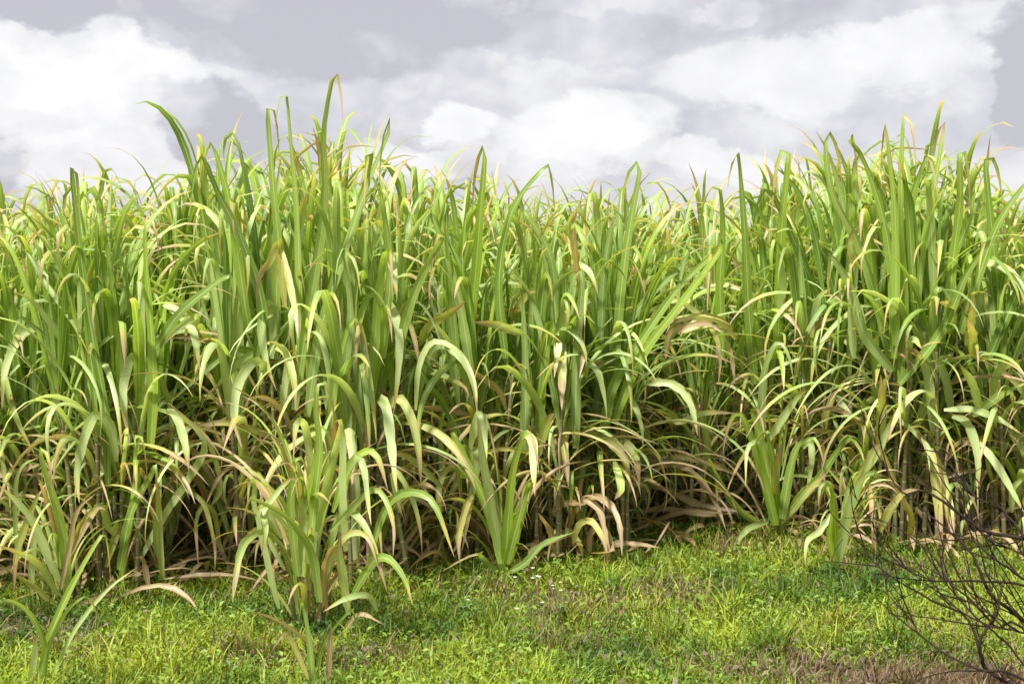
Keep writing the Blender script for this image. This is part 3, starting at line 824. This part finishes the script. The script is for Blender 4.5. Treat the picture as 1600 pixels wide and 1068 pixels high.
def tufts():
    """coarse tussocks, thickest along the foot of the canes"""
    n = 2600; x, y = field_points(n, 5.3, 11.5, .55); f = np.interp(x, EX[:, 0], EX[:, 1]); k = rng.random(len(x)) < .25+.75*np.exp(-((f-y)/.45)**2); x, y = x[k], y[k]
    m = 34; X = np.repeat(x, m)+rng.normal(0, .035, len(x)*m); Y = np.repeat(y, m)+rng.normal(0, .035, len(x)*m); hh = np.repeat(rng.uniform(.07, .22, len(x)), m)*rng.uniform(.5, 1.1, len(X))
    c, lush, dry = grass_colors(X, Y); tint = np.repeat(rng.uniform(.6, 1.25, (len(x), 1))*rng.uniform(.8, 1.15, (len(x), 3)), m, 0); c = c*tint; n = len(X); az = rng.uniform(0, 6.283, n); lean = rng.uniform(.2, 1.1, n)
    t = np.array([0, .35, .7, 1.0]); ou = (lean*hh)[:, None]*t**1.7; up = hh[:, None]*t*(1-.35*lean[:, None]*t); fa = az+rng.uniform(.6, 2.4, n); wv = (.006*rng.uniform(.6, 1.6, n))[:, None]*np.array([.8, 1, .7, .08])*.5
    Cx, Cy, Cz = X[:, None]+np.sin(az)[:, None]*ou, Y[:, None]+np.cos(az)[:, None]*ou, up; sx, sy = np.sin(fa)[:, None], np.cos(fa)[:, None]
    V = np.stack([np.stack([Cx-sx*wv, Cy-sy*wv, Cz], -1), np.stack([Cx+sx*wv, Cy+sy*wv, Cz], -1)], 2); idx = np.arange(n*8).reshape(n, 4, 2)
    return V.reshape(-1, 3), np.stack([idx[:, :-1, 0], idx[:, :-1, 1], idx[:, 1:, 1], idx[:, 1:, 0]], -1).reshape(-1, 4), np.repeat(c, 8, 0)
def weed_patch():
    """taller broad-leaved weeds in the recess and along the foot of the canes"""
    x0, y = field_points(60000, 7, 11.8, .75); f = np.interp(x0, EX[:, 0], EX[:, 1]); dep = y-(f-.15); k = (dep > 0) & (fbm(x0, y, 1.7, 40) + .12*rng.random(len(y)) > .10); x0, y = x0[k], y[k]; n = len(x0)
    z = .02 + rng.random(n)*.20*np.clip(fbm(x0, y, 3.0, 50)+.6, .2, 1.2); c = GC*(1+1.6*rng.random((n, 1))**2)*np.array([.9, 1.15, .9]); s_ = rng.uniform(.02, .05, n)[:, None]
    az = rng.uniform(0, 6.283, n); el = rng.uniform(-.2, .8, n); f_ = np.stack([np.sin(az)*np.cos(el), np.cos(az)*np.cos(el), np.sin(el)], -1); sd_ = norm(np.stack([np.cos(az), -np.sin(az), rng.uniform(-.5, .5, n)], -1)); P = np.stack([x0, y, z], -1)
    V = np.stack([P, P+f_*s_*.5-sd_*s_*.32, P+f_*s_, P+f_*s_*.5+sd_*s_*.32], 1).reshape(-1, 3); return V, np.arange(n*4).reshape(n, 4), np.repeat(c, 4, 0)
join('grass', [scatter_blades(150000, 5.2, 11.5, .025, .085, .006), scatter_blades(14000, 5.2, 11, .08, .17, .007), tufts()], GRASS, 'short bright green grass in front of the sugar cane', 'grass')
join('ground_cover_weeds', [scatter_leaves(95000, 5.2, 11.5, .010, .026, .075), scatter_leaves(14000, 5.2, 11.5, 0.025, .045, .10), weed_patch()], GRASS, 'low broad-leaved weeds growing through the grass', 'weeds')

# ------------------------------------------------------------------ bare twiggy shrub, lower right
random.seed(404)
shr = ground(1760, 1260); shr_o = Vector((shr.x, shr.y, 0)); 
sh = empty('bare_shrub', shr_o); tag(sh, 'leafless dark twiggy shrub reaching in from the lower right corner', 'shrub')
BR = [  # width mm, key points in the picture, distance at start and end
 (13, [(1760,1200),(1680,960),(1640,860),(1600,841),(1541,829),(1507,808),(1465,777),(1441,767),(1415,774),(1393,741),(1372,679)], 5.5, 6.0),
 (12, [(1760,1200),(1690,1060),(1600,969),(1550,931),(1529,888),(1507,850),(1465,819),(1415,774)], 5.4, 5.9),
 (9, [(1750,1190),(1640,1110),(1541,1046),(1531,1017),(1512,965),(1455,936),(1393,900),(1346,865)], 5.3, 5.7),
 (9, [(1750,1180),(1680,960),(1600,915),(1522,907),(1465,907),(1412,884),(1365,841)], 5.3, 5.8),
 (10, [(1750,1180),(1660,950),(1600,903),(1555,874),(1517,846),(1474,827)], 5.2, 5.5),
 (7, [(1740,1180),(1600,1065),(1541,1046),(1479,1022),(1441,993),(1422,965),(1388,955)], 5.1, 5.4),
 (6, [(1541,1046),(1529,1003),(1555,965),(1560,931),(1540,890)], 5.2, 5.4),
 (7, [(1730,1150),(1600,984),(1560,979),(1517,941),(1479,907),(1469,865),(1455,835)], 5.2, 5.5),
 (7, [(1740,1150),(1650,1020),(1590,985),(1540,975),(1480,940),(1460,925)], 5.0, 5.2),
 (5, [(1700,1150),(1640,1090),(1580,1010),(1520,960),(1470,900),(1440,850)], 5.3, 5.8),
 (5, [(1600,841),(1570,800),(1530,780),(1500,760)], 5.6, 5.9),
 (6, [(1740,1100),(1640,900),(1600,870),(1560,850),(1500,860)], 5.5, 5.8)]
twig_src = []
for wmm, pts, Ya, Yb in BR:
    K = [at(px+random.uniform(-3, 3), py+random.uniform(-3, 3), Ya+(Yb-Ya)*i/(len(pts)-1)+random.uniform(-.06, .06)) for i, (px, py) in enumerate(pts)]
    P = spline(K, 34); P += rng.normal(0, .0014, P.shape)
    M = Mesh(); tube(M, P, np.linspace(wmm*1.15, 2.2, 34)*.001, (0, 0, random.random()), 6); o = M.build('branch', BARK, sh, shr_o); twig_src.append((o, P))
def twig(o, P, i, L, dirv, r, depth):
    n = 12; t = np.linspace(0, 1, n); d = Vector(dirv).normalized(); cur = Vector(P[i]); pts = [tuple(cur)]
    bendv = Vector((random.uniform(-1, 1), random.uniform(-1, 1), random.uniform(-.6, 1)))*.10
    for k in range(n-1):
        d = (d + bendv + Vector((random.gauss(0, .05), random.gauss(0, .05), random.gauss(0, .05)))).normalized(); cur = cur + d*(L/(n-1)); pts.append(tuple(cur))
    Q = np.array(pts); M = Mesh(); tube(M, Q, np.linspace(r*1.35, .0013, n), (0, 0, .5), 5); M.build('twig', BARK, o, shr_o if o.parent == sh else (0, 0, 0))
    return Q
for o, P in twig_src:
    grp = Mesh(); 
    for j in range(5):
        i = random.randint(11, 32); T = Vector(P[min(i+1, 33)]-P[i-1]).normalized()
        d = T + Vector((random.uniform(-.9, .5), random.uniform(-.5, .5), random.uniform(-.9, 1.0)))
        Q = twig(o, P, i, random.uniform(.15, .5), d, .0026, 1)
        if random.random() < .8:
            i2 = random.randint(3, 9); T = Vector(Q[i2+1]-Q[i2]).normalized(); d = T + Vector((random.uniform(-.8, .8), random.uniform(-.4, .4), random.uniform(-.8, .8)))
            twig(o, Q, i2, random.uniform(.08, .25), d, .0016, 2)

# ------------------------------------------------------------------ a dead weed stalk and small flowering weeds in the grass
def weed(px, py, h, label, cat, name, flowers, col=(.10, .13, .04), fl=(.8, .8, .75)):
    g = ground(px, py); r = empty(name, (g.x, g.y, gz(g.x, g.y))); tag(r, label, cat)
    M = Mesh(); M.c  # stem with a few side stems
    P = stalk_curve((0, 0, -.01), h, .08, random.uniform(0, 6), 10); tube(M, P, np.linspace(.0025, .001, 10), col, 5); tips = [P[-1]]
    for k in range(6):
        i = random.randint(3, 8); a = random.uniform(0, 6.28); L = h*random.uniform(.15, .35)
        Q = P[i]+np.linspace(0, 1, 6)[:, None]*np.array([math.sin(a)*.7*L, math.cos(a)*.5*L, L*.8]); tube(M, Q, np.linspace(.0014, .0008, 6), col, 4); tips.append(Q[-1])
    for k in range(14):
        i = random.randint(0, 8); a = random.uniform(0, 6.28); L = random.uniform(.03, .07); t = np.linspace(0, 1, 6)
        Q = P[i]+np.stack([math.sin(a)*L*t, math.cos(a)*L*t, L*.7*t-L*.9*t*t], -1); ribbon(M, Q, .012, np.tile([math.cos(a), -math.sin(a), 0], (6, 1)), (.12, .24, .04))
    M.build('stem', GRASS, r)
    if flowers:
        for q in tips:
            M = Mesh()
            for s in range(6):
                a = s*1.047; t = np.linspace(0, 1, 5); Q = q+np.stack([math.sin(a)*.011*t, math.cos(a)*.011*t, .006*t], -1)
                ribbon(M, Q, .008, np.tile([math.cos(a), -math.sin(a), 0], (5, 1)), fl)
            M.build('flower', GRASS, r)
random.seed(9)
weed(828, 1030, .40, 'thin flowering weed with whitish heads standing in the grass below the centre shoot', 'weed', 'flowering_weed', True)
weed(873, 975, .20, 'low pale weed with greyish flowers in the middle of the grass', 'weed', 'flowering_weed', True, (.2, .2, .1), (.6, .6, .6))
weed(735, 985, .18, 'small white flowered weed left of the thin flowering weed', 'weed', 'flowering_weed', True)
weed(560, 1055, .35, 'low green weed rising beside the broken sprout in the front grass', 'weed', 'grass_weed', False)
